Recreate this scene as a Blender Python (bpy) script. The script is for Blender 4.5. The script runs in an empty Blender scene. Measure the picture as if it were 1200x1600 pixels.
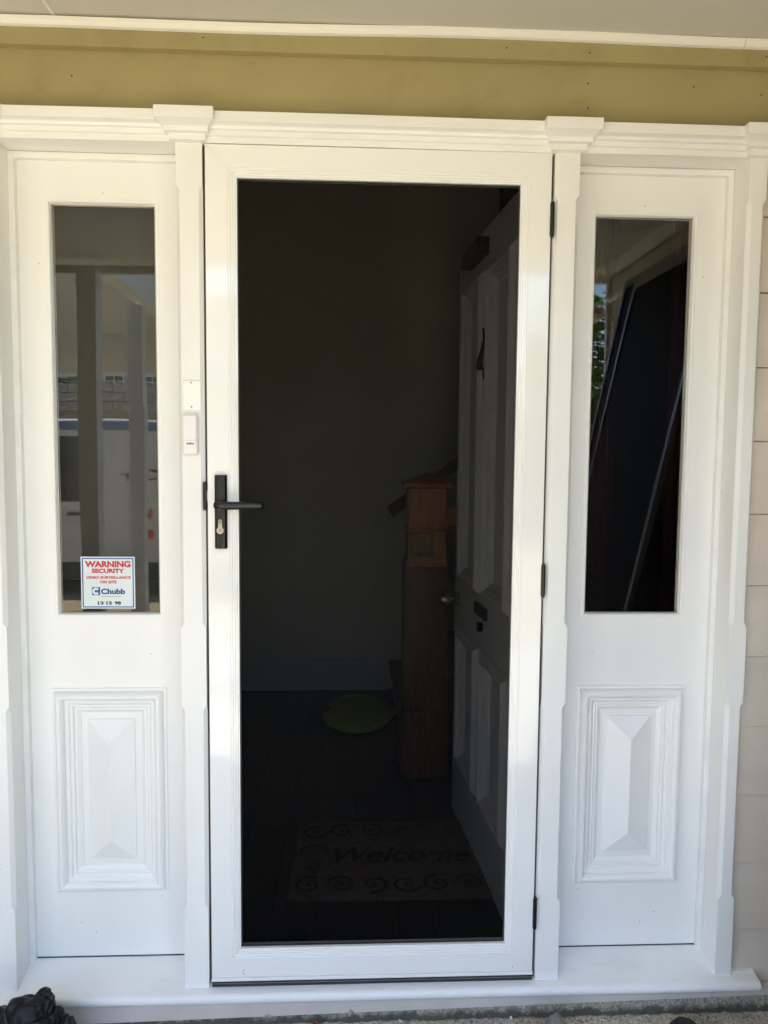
import bpy, bmesh, math, random
from mathutils import Vector, Matrix, noise
random.seed(7)
S = bpy.context.scene
COL = S.collection
R = math.radians

# ------------------------------------------------------------------ camera
cam = bpy.data.objects.new('camera', bpy.data.cameras.new('camera'))
COL.objects.link(cam)
cam.location = (-0.0704, -1.9238, 1.4689)
cam.rotation_euler = (1.4950, -0.0089, -0.0451)
cam.data.sensor_fit = 'AUTO'
cam.data.sensor_width = 36.0
cam.data.lens = 1180.0 / 1600.0 * 36.0
cam.data.clip_start = 0.02
cam.data.clip_end = 400
S.camera = cam

# ------------------------------------------------------------------ light
SUN_EL, SUN_DIR = R(58), Vector((-0.70, -0.28, 0))
hd = SUN_DIR.normalized() * math.cos(SUN_EL)
sun_vec = Vector((hd.x, hd.y, math.sin(SUN_EL)))
w = bpy.data.worlds.new('World'); S.world = w; w.use_nodes = True
nt = w.node_tree
bg = nt.nodes['Background']
sky = nt.nodes.new('ShaderNodeTexSky'); sky.sky_type = 'NISHITA'; sky.sun_disc = False
sky.sun_elevation = SUN_EL
sky.sun_rotation = math.atan2(hd.x, hd.y)
sky.air_density = 1.0; sky.dust_density = 1.0; sky.ozone_density = 2.0
nt.links.new(sky.outputs[0], bg.inputs[0]); bg.inputs[1].default_value = 0.15
sl = bpy.data.lights.new('sun', 'SUN'); sl.energy = 4.3; sl.angle = R(0.53); sl.color = (1.0, 0.94, 0.84)
sun = bpy.data.objects.new('sun', sl); COL.objects.link(sun)
sun.rotation_euler = sun_vec.to_track_quat('Z', 'Y').to_euler(); sun.location = (-6, -12, 14)
S.view_settings.view_transform = 'Standard'; S.view_settings.look = 'None'
S.view_settings.gamma = 1.0; S.view_settings.exposure = 2.58
try: S.view_settings.use_curve_mapping = False
except Exception: pass
c = S.cycles
c.use_denoising = True; c.denoising_input_passes = 'RGB_ALBEDO_NORMAL'
c.max_bounces = 14; c.diffuse_bounces = 8; c.glossy_bounces = 6; c.transparent_max_bounces = 16; c.transmission_bounces = 6
c.caustics_reflective = False; c.caustics_refractive = False
c.sample_clamp_indirect = 6.0; c.blur_glossy = 0.5

# ------------------------------------------------------------------ materials
def new_mat(name):
    m = bpy.data.materials.new(name); m.use_nodes = True
    return m, m.node_tree.nodes, m.node_tree.links, m.node_tree.nodes['Principled BSDF']

def paint(name, col, rough=0.4, spec=0.5, vary=0.05, vscale=3.0, bump=0.05, bscale=60, stretch=(1, 1, 1), metallic=0.0,
          specks=0.0, speck_col=(0.12, 0.10, 0.08), coat=0.0, stain=0.0, stain_col=(0.2, 0.17, 0.1), bdist=0.002, spscale=14):
    m, N, L, P = new_mat(name)
    tc = N.new('ShaderNodeTexCoord'); mp = N.new('ShaderNodeMapping'); mp.inputs['Scale'].default_value = stretch
    L.new(tc.outputs['Object'], mp.inputs[0])
    n1 = N.new('ShaderNodeTexNoise'); n1.inputs['Scale'].default_value = vscale; n1.inputs['Detail'].default_value = 5
    L.new(mp.outputs[0], n1.inputs['Vector'])
    mr = N.new('ShaderNodeMapRange'); mr.inputs[1].default_value = 0.3; mr.inputs[2].default_value = 0.7
    mr.inputs[3].default_value = 1 - vary; mr.inputs[4].default_value = 1 + vary
    L.new(n1.outputs['Fac'], mr.inputs[0])
    mul = N.new('ShaderNodeVectorMath'); mul.operation = 'SCALE'
    mul.inputs[0].default_value = col[:3]; L.new(mr.outputs[0], mul.inputs['Scale'])
    out = mul.outputs[0]
    def over(out, colr, fac):
        mx = N.new('ShaderNodeMix'); mx.data_type = 'RGBA'
        L.new(fac, mx.inputs['Factor']); L.new(out, mx.inputs['A']); mx.inputs['B'].default_value = (*colr, 1)
        return mx.outputs['Result']
    if stain > 0:
        n3 = N.new('ShaderNodeTexNoise'); n3.inputs['Scale'].default_value = 7; n3.inputs['Detail'].default_value = 8; n3.inputs['Roughness'].default_value = 0.7
        L.new(mp.outputs[0], n3.inputs['Vector'])
        r3 = N.new('ShaderNodeMapRange'); r3.inputs[1].default_value = 0.52; r3.inputs[2].default_value = 0.78; r3.inputs[4].default_value = stain
        L.new(n3.outputs['Fac'], r3.inputs[0]); out = over(out, stain_col, r3.outputs[0])
    if specks > 0:
        v = N.new('ShaderNodeTexVoronoi'); v.inputs['Scale'].default_value = spscale; v.inputs['Randomness'].default_value = 1
        L.new(tc.outputs['Object'], v.inputs['Vector'])
        n4 = N.new('ShaderNodeTexNoise'); n4.inputs['Scale'].default_value = 9; L.new(tc.outputs['Object'], n4.inputs['Vector'])
        r4 = N.new('ShaderNodeMapRange'); r4.inputs[1].default_value = 0.50; r4.inputs[2].default_value = 0.75; r4.inputs[3].default_value = 0.0; r4.inputs[4].default_value = 0.05
        L.new(n4.outputs['Fac'], r4.inputs[0])
        lt = N.new('ShaderNodeMath'); lt.operation = 'LESS_THAN'; L.new(v.outputs['Distance'], lt.inputs[0]); L.new(r4.outputs[0], lt.inputs[1])
        ml = N.new('ShaderNodeMath'); ml.operation = 'MULTIPLY'; L.new(lt.outputs[0], ml.inputs[0]); ml.inputs[1].default_value = specks
        out = over(out, speck_col, ml.outputs[0])
    L.new(out, P.inputs['Base Color'])
    P.inputs['Roughness'].default_value = rough; P.inputs['Specular IOR Level'].default_value = spec
    P.inputs['Metallic'].default_value = metallic; P.inputs['Coat Weight'].default_value = coat; P.inputs['Coat Roughness'].default_value = 0.06
    rr = N.new('ShaderNodeMapRange'); rr.inputs[3].default_value = max(0.02, rough - 0.06); rr.inputs[4].default_value = rough + 0.08
    L.new(n1.outputs['Fac'], rr.inputs[0]); L.new(rr.outputs[0], P.inputs['Roughness'])
    if bump > 0:
        n2 = N.new('ShaderNodeTexNoise'); n2.inputs['Scale'].default_value = bscale; n2.inputs['Detail'].default_value = 4
        L.new(mp.outputs[0], n2.inputs['Vector'])
        b = N.new('ShaderNodeBump'); b.inputs['Strength'].default_value = bump; b.inputs['Distance'].default_value = bdist
        L.new(n2.outputs['Fac'], b.inputs['Height']); L.new(b.outputs[0], P.inputs['Normal'])
    return m

WHITE = (0.80, 0.80, 0.775)
M = {}
M['post'] = paint('white_gloss_post', WHITE, 0.30, vary=0.03, bump=0.25, bscale=14, stretch=(2, 2, 0.8), specks=0.5, stain=0.10, stain_col=(0.55, 0.52, 0.45), spscale=11)
M['trim'] = paint('white_trim_paint', WHITE, 0.36, vary=0.04, bump=0.5, bscale=30, stretch=(0.6, 3, 3), specks=0.4, stain=0.22, stain_col=(0.52, 0.49, 0.42))
M['leaf'] = paint('white_joinery_paint', WHITE, 0.33, vary=0.025, bump=0.4, bscale=18, stretch=(2, 2, 0.7), specks=0.5, stain=0.06, stain_col=(0.6, 0.58, 0.52), spscale=9)
M['sill'] = paint('white_sill_paint', (0.78, 0.78, 0.765), 0.30, vary=0.05, bump=0.5, bscale=30, stretch=(0.7, 2, 2), specks=0.8, stain=0.3, stain_col=(0.5, 0.49, 0.46), spscale=22)
M['powder'] = paint('white_powdercoat', (0.82, 0.82, 0.795), 0.10, vary=0.01, bump=0.12, bscale=4, stretch=(1.5, 1.5, 0.6), bdist=0.004, coat=0.7)
M['olive'] = paint('olive_board_paint', (0.325, 0.275, 0.125), 0.45, vary=0.10, vscale=2.2, bump=0.4, bscale=14, specks=0.7, stain=0.6, stain_col=(0.22, 0.175, 0.075), spscale=7)
M['ceiling'] = paint('ceiling_sheet_paint', (0.58, 0.565, 0.505), 0.55, vary=0.03, vscale=1.5, bump=0.15, bscale=9, specks=0.4, stain=0.12, stain_col=(0.45, 0.42, 0.34), spscale=8)
M['quad'] = paint('ceiling_bead_paint', (0.78, 0.765, 0.70), 0.4, vary=0.04, bump=0.3, bscale=20)
M['weatherboard'] = paint('beige_weatherboard_paint', (0.585, 0.525, 0.445), 0.5, vary=0.05, vscale=4, bump=0.3, bscale=40, stretch=(0.4, 1, 2), stain=0.12, stain_col=(0.42, 0.36, 0.30))
M['apron'] = paint('beige_apron_paint', (0.56, 0.51, 0.46), 0.5, vary=0.06, vscale=6, bump=0.3, stain=0.3, stain_col=(0.40, 0.37, 0.33))
M['black'] = paint('black_powdercoat', (0.004, 0.004, 0.0045), 0.2, vary=0.1, bump=0.05)
M['rubber'] = paint('black_rubber', (0.02, 0.02, 0.022), 0.5, vary=0.1)
M['nickel'] = paint('satin_nickel', (0.42, 0.39, 0.32), 0.28, vary=0.04, metallic=1.0, bump=0)
M['steel'] = paint('plated_steel', (0.38, 0.34, 0.30), 0.35, vary=0.04, metallic=1.0, bump=0)
M['plastic'] = paint('cream_plastic', (0.86, 0.85, 0.82), 0.4, vary=0.01, bump=0.05)
M['plastic2'] = paint('white_plastic', (0.80, 0.77, 0.78), 0.35, vary=0.01, bump=0.05)
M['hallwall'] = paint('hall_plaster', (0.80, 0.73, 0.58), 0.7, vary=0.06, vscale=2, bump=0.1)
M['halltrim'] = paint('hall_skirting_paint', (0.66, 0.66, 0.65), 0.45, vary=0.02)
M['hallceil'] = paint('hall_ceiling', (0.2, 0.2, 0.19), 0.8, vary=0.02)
M['halldoor'] = paint('hall_door_paint', (0.56, 0.555, 0.55), 0.35, vary=0.02, bump=0.1)
M['darkwood'] = paint('dark_stained_timber', (0.13, 0.032, 0.016), 0.3, vary=0.35, vscale=12, bump=0.2, stretch=(6, 6, 0.8))
M['wood'] = paint('orange_brown_timber', (0.46, 0.16, 0.035), 0.35, vary=0.3, vscale=10, bump=0.2, stretch=(6, 6, 0.7))
M['tanwood'] = paint('worn_tan_timber', (0.30, 0.17, 0.075), 0.4, vary=0.3, vscale=10)
M['floorwood'] = paint('dark_floor_boards', (0.014, 0.009, 0.008), 0.35, vary=0.35, vscale=9, bump=0.1, stretch=(6, 0.6, 1))
M['coir'] = paint('coir_mat', (0.165, 0.10, 0.062), 0.95, vary=0.3, vscale=60, bump=1.0, bscale=300, bdist=0.01)
M['matink'] = paint('black_mat_ink', (0.028, 0.020, 0.015), 0.95, vary=0.2, vscale=60)
M['green'] = paint('green_felt', (0.30, 0.35, 0.05), 0.85, vary=0.15, vscale=30, bump=0.4)
M['cloth'] = paint('black_nylon', (0.0028, 0.0030, 0.0040), 0.45, spec=0.3, vary=0.4, vscale=16, bump=0.5, bscale=60, bdist=0.004)
M['cloth2'] = paint('charcoal_strap', (0.022, 0.024, 0.03), 0.7, vary=0.3, vscale=30, bump=0.8, bscale=220, stretch=(1, 6, 1))
M['greysuede'] = paint('grey_suede', (0.19, 0.175, 0.155), 0.9, vary=0.2, vscale=30, bump=0.6, bscale=160)
M['silver'] = paint('silver_fabric', (0.42, 0.42, 0.44), 0.5, vary=0.15, vscale=30, bump=0.3)
M['leafbrown'] = paint('dry_leaf', (0.20, 0.075, 0.03), 0.7, vary=0.4, vscale=60, bump=0.3)
M['sticker'] = paint('sticker_face', (0.62, 0.70, 0.70), 0.35, vary=0.05, vscale=12, bump=0)
M['red'] = paint('sticker_red', (0.62, 0.03, 0.04), 0.4, vary=0.02, bump=0)
M['blue'] = paint('sticker_blue', (0.02, 0.07, 0.33), 0.4, vary=0.02, bump=0)
M['ink'] = paint('sticker_black', (0.02, 0.02, 0.025), 0.4, vary=0.02, bump=0)
M['curtain'] = paint('dark_sheer_curtain', (0.034, 0.032, 0.025), 0.9, vary=0.08, vscale=6, bump=0.1, stretch=(3, 1, 0.4))
M['shadeblack'] = paint('painted_shade', (0.006, 0.006, 0.006), 0.7, vary=0.1)  # near-black standing in for the unlit room behind the right glass
M['redcurtain'] = paint('dark_red_curtain', (0.035, 0.006, 0.005), 0.9, vary=0.2, vscale=6, stretch=(6, 1, 0.5))
M['aluminium'] = paint('leaning_door_frame', (0.16, 0.17, 0.19), 0.3, vary=0.05, metallic=0.7, bump=0)
M['darkscreen'] = paint('dark_screen', (0.0025, 0.0025, 0.003), 0.6, spec=0.08, vary=0.1)
M['canvas'] = paint('beige_canvas', (0.72, 0.66, 0.52), 0.8, vary=0.06, vscale=2, bump=0.0)
def translucent(m, f=0.45, col=(0.80, 0.70, 0.52)):
    N, L = m.node_tree.nodes, m.node_tree.links
    t = N.new('ShaderNodeBsdfTranslucent'); t.inputs[0].default_value = (*col, 1); mx = N.new('ShaderNodeMixShader'); mx.inputs[0].default_value = f
    L.new(N['Principled BSDF'].outputs[0], mx.inputs[1]); L.new(t.outputs[0], mx.inputs[2]); L.new(mx.outputs[0], N['Material Output'].inputs['Surface'])
translucent(M['canvas'])
M['verandapost'] = paint('veranda_post_paint', (0.62, 0.62, 0.60), 0.45, vary=0.05)
M['vanwhite'] = paint('van_body_white', (0.55, 0.53, 0.48), 0.25, vary=0.03, bump=0, coat=0.5)
M['vanblue'] = paint('van_roof_blue', (0.10, 0.16, 0.32), 0.25, vary=0.03, bump=0)
M['vanglass'] = paint('van_glass', (0.01, 0.012, 0.012), 0.05, vary=0.02, bump=0)
M['housewall'] = paint('pale_blue_boards', (0.45, 0.52, 0.60), 0.6, vary=0.05)
M['windowdark'] = paint('window_dark', (0.03, 0.04, 0.04), 0.1, vary=0.1, bump=0)
M['block'] = paint('grey_block', (0.36, 0.33, 0.30), 0.85, vary=0.2, vscale=8, bump=0.8, bscale=40, bdist=0.01)
M['foliage'] = paint('foliage_green', (0.10, 0.19, 0.028), 0.6, vary=0.5, vscale=2, bump=0)
M['bark'] = paint('bark', (0.12, 0.09, 0.06), 0.9, vary=0.3, vscale=20)

def concrete(name, col, dark=(0.06, 0.057, 0.045), grime_y=None, axis='Y'):
    m, N, L, P = new_mat(name)
    tc = N.new('ShaderNodeTexCoord')
    n1 = N.new('ShaderNodeTexNoise'); n1.inputs['Scale'].default_value = 9; n1.inputs['Detail'].default_value = 9; n1.inputs['Roughness'].default_value = 0.7
    n2 = N.new('ShaderNodeTexNoise'); n2.inputs['Scale'].default_value = 170; n2.inputs['Detail'].default_value = 3
    n3 = N.new('ShaderNodeTexNoise'); n3.inputs['Scale'].default_value = 38; n3.inputs['Detail'].default_value = 6
    for n in (n1, n2, n3): L.new(tc.outputs['Object'], n.inputs['Vector'])
    cr = N.new('ShaderNodeValToRGB')
    cr.color_ramp.elements[0].position = 0.3; cr.color_ramp.elements[0].color = (*[x * 0.6 for x in col], 1)
    cr.color_ramp.elements[1].position = 0.7; cr.color_ramp.elements[1].color = (*[x * 1.15 for x in col], 1)
    L.new(n1.outputs['Fac'], cr.inputs[0])
    mr = N.new('ShaderNodeMapRange'); mr.inputs[1].default_value = 0.35; mr.inputs[2].default_value = 0.65; mr.inputs[3].default_value = 0.55; mr.inputs[4].default_value = 1.25
    L.new(n2.outputs['Fac'], mr.inputs[0])
    vm = N.new('ShaderNodeVectorMath'); vm.operation = 'SCALE'; L.new(cr.outputs[0], vm.inputs[0]); L.new(mr.outputs[0], vm.inputs['Scale'])
    out = vm.outputs[0]
    if grime_y is not None:   # moss and damp dirt gathered along the foot of the wall
        sp = N.new('ShaderNodeSeparateXYZ'); L.new(tc.outputs['Object'], sp.inputs[0])
        g = N.new('ShaderNodeMapRange'); g.inputs[1].default_value = grime_y[0]; g.inputs[2].default_value = grime_y[1]
        L.new(sp.outputs[axis], g.inputs[0])
        a = N.new('ShaderNodeMath'); a.operation = 'ADD'; L.new(g.outputs[0], a.inputs[0]); L.new(n3.outputs['Fac'], a.inputs[1])
        t = N.new('ShaderNodeMapRange'); t.inputs[1].default_value = 0.85; t.inputs[2].default_value = 1.15; t.inputs[4].default_value = 0.9
        L.new(a.outputs[0], t.inputs[0])
        mx = N.new('ShaderNodeMix'); mx.data_type = 'RGBA'; L.new(t.outputs[0], mx.inputs['Factor']); L.new(out, mx.inputs['A'])
        mx.inputs['B'].default_value = (*dark, 1); out = mx.outputs['Result']
    L.new(out, P.inputs['Base Color']); P.inputs['Roughness'].default_value = 0.9
    b = N.new('ShaderNodeBump'); b.inputs['Strength'].default_value = 0.9; b.inputs['Distance'].default_value = 0.006
    ad = N.new('ShaderNodeMath'); ad.operation = 'ADD'; L.new(n2.outputs['Fac'], ad.inputs[0]); L.new(n1.outputs['Fac'], ad.inputs[1])
    L.new(ad.outputs[0], b.inputs['Height']); L.new(b.outputs[0], P.inputs['Normal'])
    return m
M['concrete'] = concrete('porch_concrete', (0.64, 0.58, 0.47), grime_y=(-0.022, 0.012))
M['plinth'] = concrete('mossy_plinth_concrete', (0.42, 0.38, 0.30), grime_y=(-0.004, -0.058), axis='Z')
M['paving'] = concrete('sunlit_paving', (0.51, 0.42, 0.25))

def glass_mat():
    m, N, L, P = new_mat('window_glass')
    N.remove(P); o = N['Material Output']
    fr = N.new('ShaderNodeFresnel'); fr.inputs['IOR'].default_value = 1.52
    ge = N.new('ShaderNodeNewGeometry'); mxn = N.new('ShaderNodeMath'); mxn.operation = 'MULTIPLY'
    inv = N.new('ShaderNodeMath'); inv.operation = 'SUBTRACT'; inv.inputs[0].default_value = 1; L.new(ge.outputs['Backfacing'], inv.inputs[1])
    # the back faces of the thin pane pass light straight through, the front ones mirror both surfaces' share
    ml = N.new('ShaderNodeMath'); ml.operation = 'MULTIPLY'; ml.inputs[1].default_value = 2.0; L.new(fr.outputs[0], ml.inputs[0])
    L.new(ml.outputs[0], mxn.inputs[0]); L.new(inv.outputs[0], mxn.inputs[1])
    tr = N.new('ShaderNodeBsdfTransparent'); tr.inputs[0].default_value = (0.95, 0.96, 0.95, 1)
    gl = N.new('ShaderNodeBsdfGlossy'); gl.inputs['Roughness'].default_value = 0.0
    n = N.new('ShaderNodeTexNoise'); n.inputs['Scale'].default_value = 2.2; n.inputs['Detail'].default_value = 1
    tc = N.new('ShaderNodeTexCoord'); L.new(tc.outputs['Object'], n.inputs['Vector'])
    b = N.new('ShaderNodeBump'); b.inputs['Strength'].default_value = 0.25; b.inputs['Distance'].default_value = 0.003; L.new(n.outputs['Fac'], b.inputs['Height'])
    L.new(b.outputs[0], gl.inputs['Normal'])
    mx = N.new('ShaderNodeMixShader'); L.new(mxn.outputs[0], mx.inputs[0]); L.new(tr.outputs[0], mx.inputs[1]); L.new(gl.outputs[0], mx.inputs[2])
    L.new(mx.outputs[0], o.inputs['Surface'])
    return m
M['glass'] = glass_mat()

def mesh_mat():
    # woven stainless mesh, far finer than a pixel: a regular grid of tiny holes
    m, N, L, P = new_mat('black_security_mesh')
    o = N['Material Output']
    tc = N.new('ShaderNodeTexCoord'); sp = N.new('ShaderNodeSeparateXYZ'); L.new(tc.outputs['Object'], sp.inputs[0])
    def wave(sock, pitch):
        a = N.new('ShaderNodeMath'); a.operation = 'MULTIPLY'; a.inputs[1].default_value = 2 * math.pi / pitch; L.new(sock, a.inputs[0])
        s = N.new('ShaderNodeMath'); s.operation = 'SINE'; L.new(a.outputs[0], s.inputs[0]); return s.outputs[0]
    ml = N.new('ShaderNodeMath'); ml.operation = 'MULTIPLY'; L.new(wave(sp.outputs['X'], 0.0064), ml.inputs[0]); L.new(wave(sp.outputs['Z'], 0.0064), ml.inputs[1])
    mr = N.new('ShaderNodeMapRange'); mr.inputs[1].default_value = -1; mr.inputs[2].default_value = 1; mr.inputs[3].default_value = 0.52; mr.inputs[4].default_value = 0.70
    L.new(ml.outputs[0], mr.inputs[0])
    tr = N.new('ShaderNodeBsdfTransparent')
    P.inputs['Base Color'].default_value = (0.003, 0.003, 0.003, 1); P.inputs['Roughness'].default_value = 0.7
    P.inputs['Specular IOR Level'].default_value = 0.08
    mx = N.new('ShaderNodeMixShader'); L.new(mr.outputs[0], mx.inputs[0]); L.new(P.outputs[0], mx.inputs[1]); L.new(tr.outputs[0], mx.inputs[2])
    L.new(mx.outputs[0], o.inputs['Surface'])
    return m
M['mesh'] = mesh_mat()

# ------------------------------------------------------------------ helpers
def obj(name, bm, mat, parent=None, smooth=False, bevel=0.0, auto=None, segs=2):
    me = bpy.data.meshes.new(name)
    bmesh.ops.recalc_face_normals(bm, faces=bm.faces)
    bm.to_mesh(me); bm.free()
    if smooth:
        for p in me.polygons: p.use_smooth = True
    me.materials.append(mat if not isinstance(mat, str) else M[mat])
    o = bpy.data.objects.new(name, me); COL.objects.link(o)
    if parent: o.parent = parent
    if bevel > 0:
        b = o.modifiers.new('bevel', 'BEVEL'); b.width = bevel; b.segments = segs; b.limit_method = 'ANGLE'; b.angle_limit = R(30)
        for p in me.polygons: p.use_smooth = True
        wn = o.modifiers.new('wn', 'WEIGHTED_NORMAL'); wn.keep_sharp = True
    return o

def tag(o, label=None, cat=None, group=None, kind=None):
    if label: o['label'] = label
    if cat: o['category'] = cat
    if group: o['group'] = group
    if kind: o['kind'] = kind
    return o

def empty(name, loc=(0, 0, 0), rz=0.0, label=None, cat=None, group=None, kind=None):
    o = bpy.data.objects.new(name, None); COL.objects.link(o); o.location = loc; o.rotation_euler = (0, 0, rz)
    o.empty_display_size = 0.05
    return tag(o, label, cat, group, kind)

def BM(): return bmesh.new()

def box(bm, x0, x1, y0, y1, z0, z1, mtx=None):
    vs = [bm.verts.new(Vector(p) if mtx is None else mtx @ Vector(p)) for p in
          ((x0, y0, z0), (x1, y0, z0), (x1, y1, z0), (x0, y1, z0), (x0, y0, z1), (x1, y0, z1), (x1, y1, z1), (x0, y1, z1))]
    for f in ((0, 3, 2, 1), (4, 5, 6, 7), (0, 1, 5, 4), (1, 2, 6, 5), (2, 3, 7, 6), (3, 0, 4, 7)):
        bm.faces.new([vs[i] for i in f])
    return bm

def bx(name, mat, x0, x1, y0, y1, z0, z1, parent=None, bevel=0.0015):
    return obj(name, box(BM(), x0, x1, y0, y1, z0, z1), mat, parent, bevel=bevel)

def cyl(bm, p0, p1, r0, r1=None, n=20, caps=True):
    r1 = r0 if r1 is None else r1
    p0, p1 = Vector(p0), Vector(p1); d = (p1 - p0).normalized()
    a = d.orthogonal().normalized(); b = d.cross(a)
    A = [bm.verts.new(p0 + (a * math.cos(t) + b * math.sin(t)) * r0) for t in [2 * math.pi * i / n for i in range(n)]]
    B = [bm.verts.new(p1 + (a * math.cos(t) + b * math.sin(t)) * r1) for t in [2 * math.pi * i / n for i in range(n)]]
    for i in range(n): bm.faces.new((A[i], A[(i + 1) % n], B[(i + 1) % n], B[i]))
    if caps: bm.faces.new(A[::-1]); bm.faces.new(B)
    return bm

def extrude_x(bm, prof, x0, x1, segs=1, wob=None):
    """closed (y,z) outline swept along x; wob(x) lifts it"""
    rings = []
    for k in range(segs + 1):
        x = x0 + (x1 - x0) * k / segs; dz = wob(x) if wob else 0
        rings.append([bm.verts.new((x, y, z + dz)) for y, z in prof])
    n = len(prof)
    for a, b in zip(rings, rings[1:]):
        for i in range(n): bm.faces.new((a[i], a[(i + 1) % n], b[(i + 1) % n], b[i]))
    bm.faces.new(rings[0][::-1]); bm.faces.new(rings[-1])
    return bm

def rect_ring(bm, x0, z0, x1, z1, prof, y=0.0, ny=-1, close=False, hip=None, sides=None):
    """nested rectangles: prof = [(inset, outwards)]; sides picks some of the four sides only"""
    loops = []
    for ins, out in prof:
        yy = y + ny * out
        loops.append([bm.verts.new(p) for p in ((x0 + ins, yy, z0 + ins), (x1 - ins, yy, z0 + ins), (x1 - ins, yy, z1 - ins), (x0 + ins, yy, z1 - ins))])
    for a, b in zip(loops, loops[1:]):
        for i in (sides if sides is not None else range(4)):
            bm.faces.new((a[i], a[(i + 1) % 4], b[(i + 1) % 4], b[i]))
    if close: bm.faces.new(loops[-1])
    if hip is not None:      # hipped pyramid with a vertical ridge
        L = loops[-1]; xi0, xi1 = L[0].co.x, L[1].co.x; zi0, zi1 = L[0].co.z, L[2].co.z
        xm, hw = (xi0 + xi1) / 2, (xi1 - xi0) / 2
        b = bm.verts.new((xm, y + ny * hip, zi0 + hw)); t = bm.verts.new((xm, y + ny * hip, zi1 - hw))
        bm.faces.new((L[0], L[1], b)); bm.faces.new((L[1], L[2], t, b)); bm.faces.new((L[2], L[3], t)); bm.faces.new((L[3], L[0], b, t))
    bm.verts.ensure_lookup_table()
    for v in [v for v in bm.verts if not v.link_faces]: bm.verts.remove(v)
    return bm

def text_mesh(name, body, mat, parent, x0, x1, z0, z1, y, bold=0.0, shear=0.0, depth=0.0004, flat=False, mirror=False):
    cu = bpy.data.curves.new(name, 'FONT'); cu.body = body; cu.size = 1.0; cu.offset = bold; cu.shear = shear; cu.resolution_u = 4
    tmp = bpy.data.objects.new(name, cu); COL.objects.link(tmp)
    dg = bpy.context.evaluated_depsgraph_get(); me = bpy.data.meshes.new_from_object(tmp.evaluated_get(dg))
    bpy.data.objects.remove(tmp)
    xs = [v.co.x for v in me.vertices]; ys = [v.co.y for v in me.vertices]
    ax, bx_, ay, by = min(xs), max(xs), min(ys), max(ys)
    for v in me.vertices:
        u = (v.co.x - ax) / (bx_ - ax); t = (v.co.y - ay) / (by - ay)
        if flat: v.co = (x0 + u * (x1 - x0), z0 + t * (z1 - z0), y)
        else: v.co = (x0 + u * (x1 - x0), y, z0 + t * (z1 - z0))
    me.materials.clear(); me.materials.append(M[mat])
    o = bpy.data.objects.new(name, me); COL.objects.link(o); o.parent = parent
    so = o.modifiers.new('thick', 'SOLIDIFY'); so.thickness = depth; so.offset = 0
    return o

# ------------------------------------------------------------------ SETTING : ground, porch
g = obj('ground', box(BM(), -150, 150, -150, 150, -0.60, -0.35), 'paving'); tag(g, kind='structure')
pf = obj('porch_floor', box(BM(), -3.4, 1.60, -3.9, 0.30, -0.348, -0.05), 'concrete'); tag(pf, kind='structure')
# concrete plinth under the wall with a rough broken front edge
bm = BM(); n = 260
top, bot, back = [], [], []
for i in range(n + 1):
    x = -2.6 + 4.1 * i / n
    q = noise.noise(Vector((x * 9, 0, 0))) * 0.004 + noise.noise(Vector((x * 41, 3, 0))) * 0.003
    top.append(bm.verts.new((x, 0.003 + q, 0.004 + noise.noise(Vector((x * 30, 7, 0))) * 0.002)))
    bot.append(bm.verts.new((x, -0.004 + q * 2.2, -0.056)))
    back.append(bm.verts.new((x, 0.10, 0.004)))
for i in range(n):
    bm.faces.new((bot[i], bot[i + 1], top[i + 1], top[i])); bm.faces.new((top[i], top[i + 1], back[i + 1], back[i]))
tag(obj('plinth', bm, 'plinth'), kind='structure')
# grit crumbs along the foot of the plinth
bm = BM(); rnd = random.Random(3)
for i in range(420):
    x = rnd.uniform(-1.3, 1.3); y = -0.012 - abs(rnd.gauss(0, 0.02)); s = rnd.uniform(0.0008, 0.0028)
    m4 = Matrix.Translation((x, y, -0.05 + s * 0.5)) @ Matrix.Rotation(rnd.uniform(0, 6), 4, 'Z')
    bmesh.ops.create_icosphere(bm, subdivisions=1, radius=s, matrix=m4 @ Matrix.Diagonal((1, rnd.uniform(.6, 1), rnd.uniform(.5, .9), 1)))
tag(obj('grit', bm, 'plinth'), kind='stuff')
bm = BM()
for (x, y, s) in ((0.072, -0.006, 0.0028), (-0.055, 0.001, 0.0026), (0.077, -0.011, 0.0022), (0.374, -0.006, 0.004)):
    bmesh.ops.create_icosphere(bm, subdivisions=1, radius=s, matrix=Matrix.Translation((x, y, -0.048)))
tag(obj('pale_grit', bm, 'plastic'), kind='stuff')

# ------------------------------------------------------------------ facade walls
wr = empty('weatherboard_wall', (0, 0, 0), label='beige weatherboard house wall on both sides of the entrance', cat='wall')
bx('wall_core', 'hallwall', 0.984, 2.4, 0.036, 0.132, -0.02, 2.30, wr, 0)
bx('wall_core', 'hallwall', -2.6, -0.984, 0.036, 0.132, -0.02, 2.30, wr, 0)
bx('wall_core', 'hallwall', -2.6, 2.4, 0.036, 0.132, 2.305, 3.52, wr, 0)
Z = [-0.012, 0.172] + [0.172 + 0.1913 * k for k in range(1, 12)]
for sx0, sx1 in ((0.984, 2.3), (-2.5, -0.984)):
    for z0, z1 in zip(Z, Z[1:]):
        z1 = min(z1, 2.28)
        if z1 <= z0: continue
        b_ = BM(); extrude_x(b_, [(0.016, z0 + 0.0022), (0.024, z1), (0.0345, z1), (0.0345, z0 + 0.0022)], sx0, sx1)
        obj('weatherboard', b_, 'weatherboard', wr, bevel=0.0012)

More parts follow.
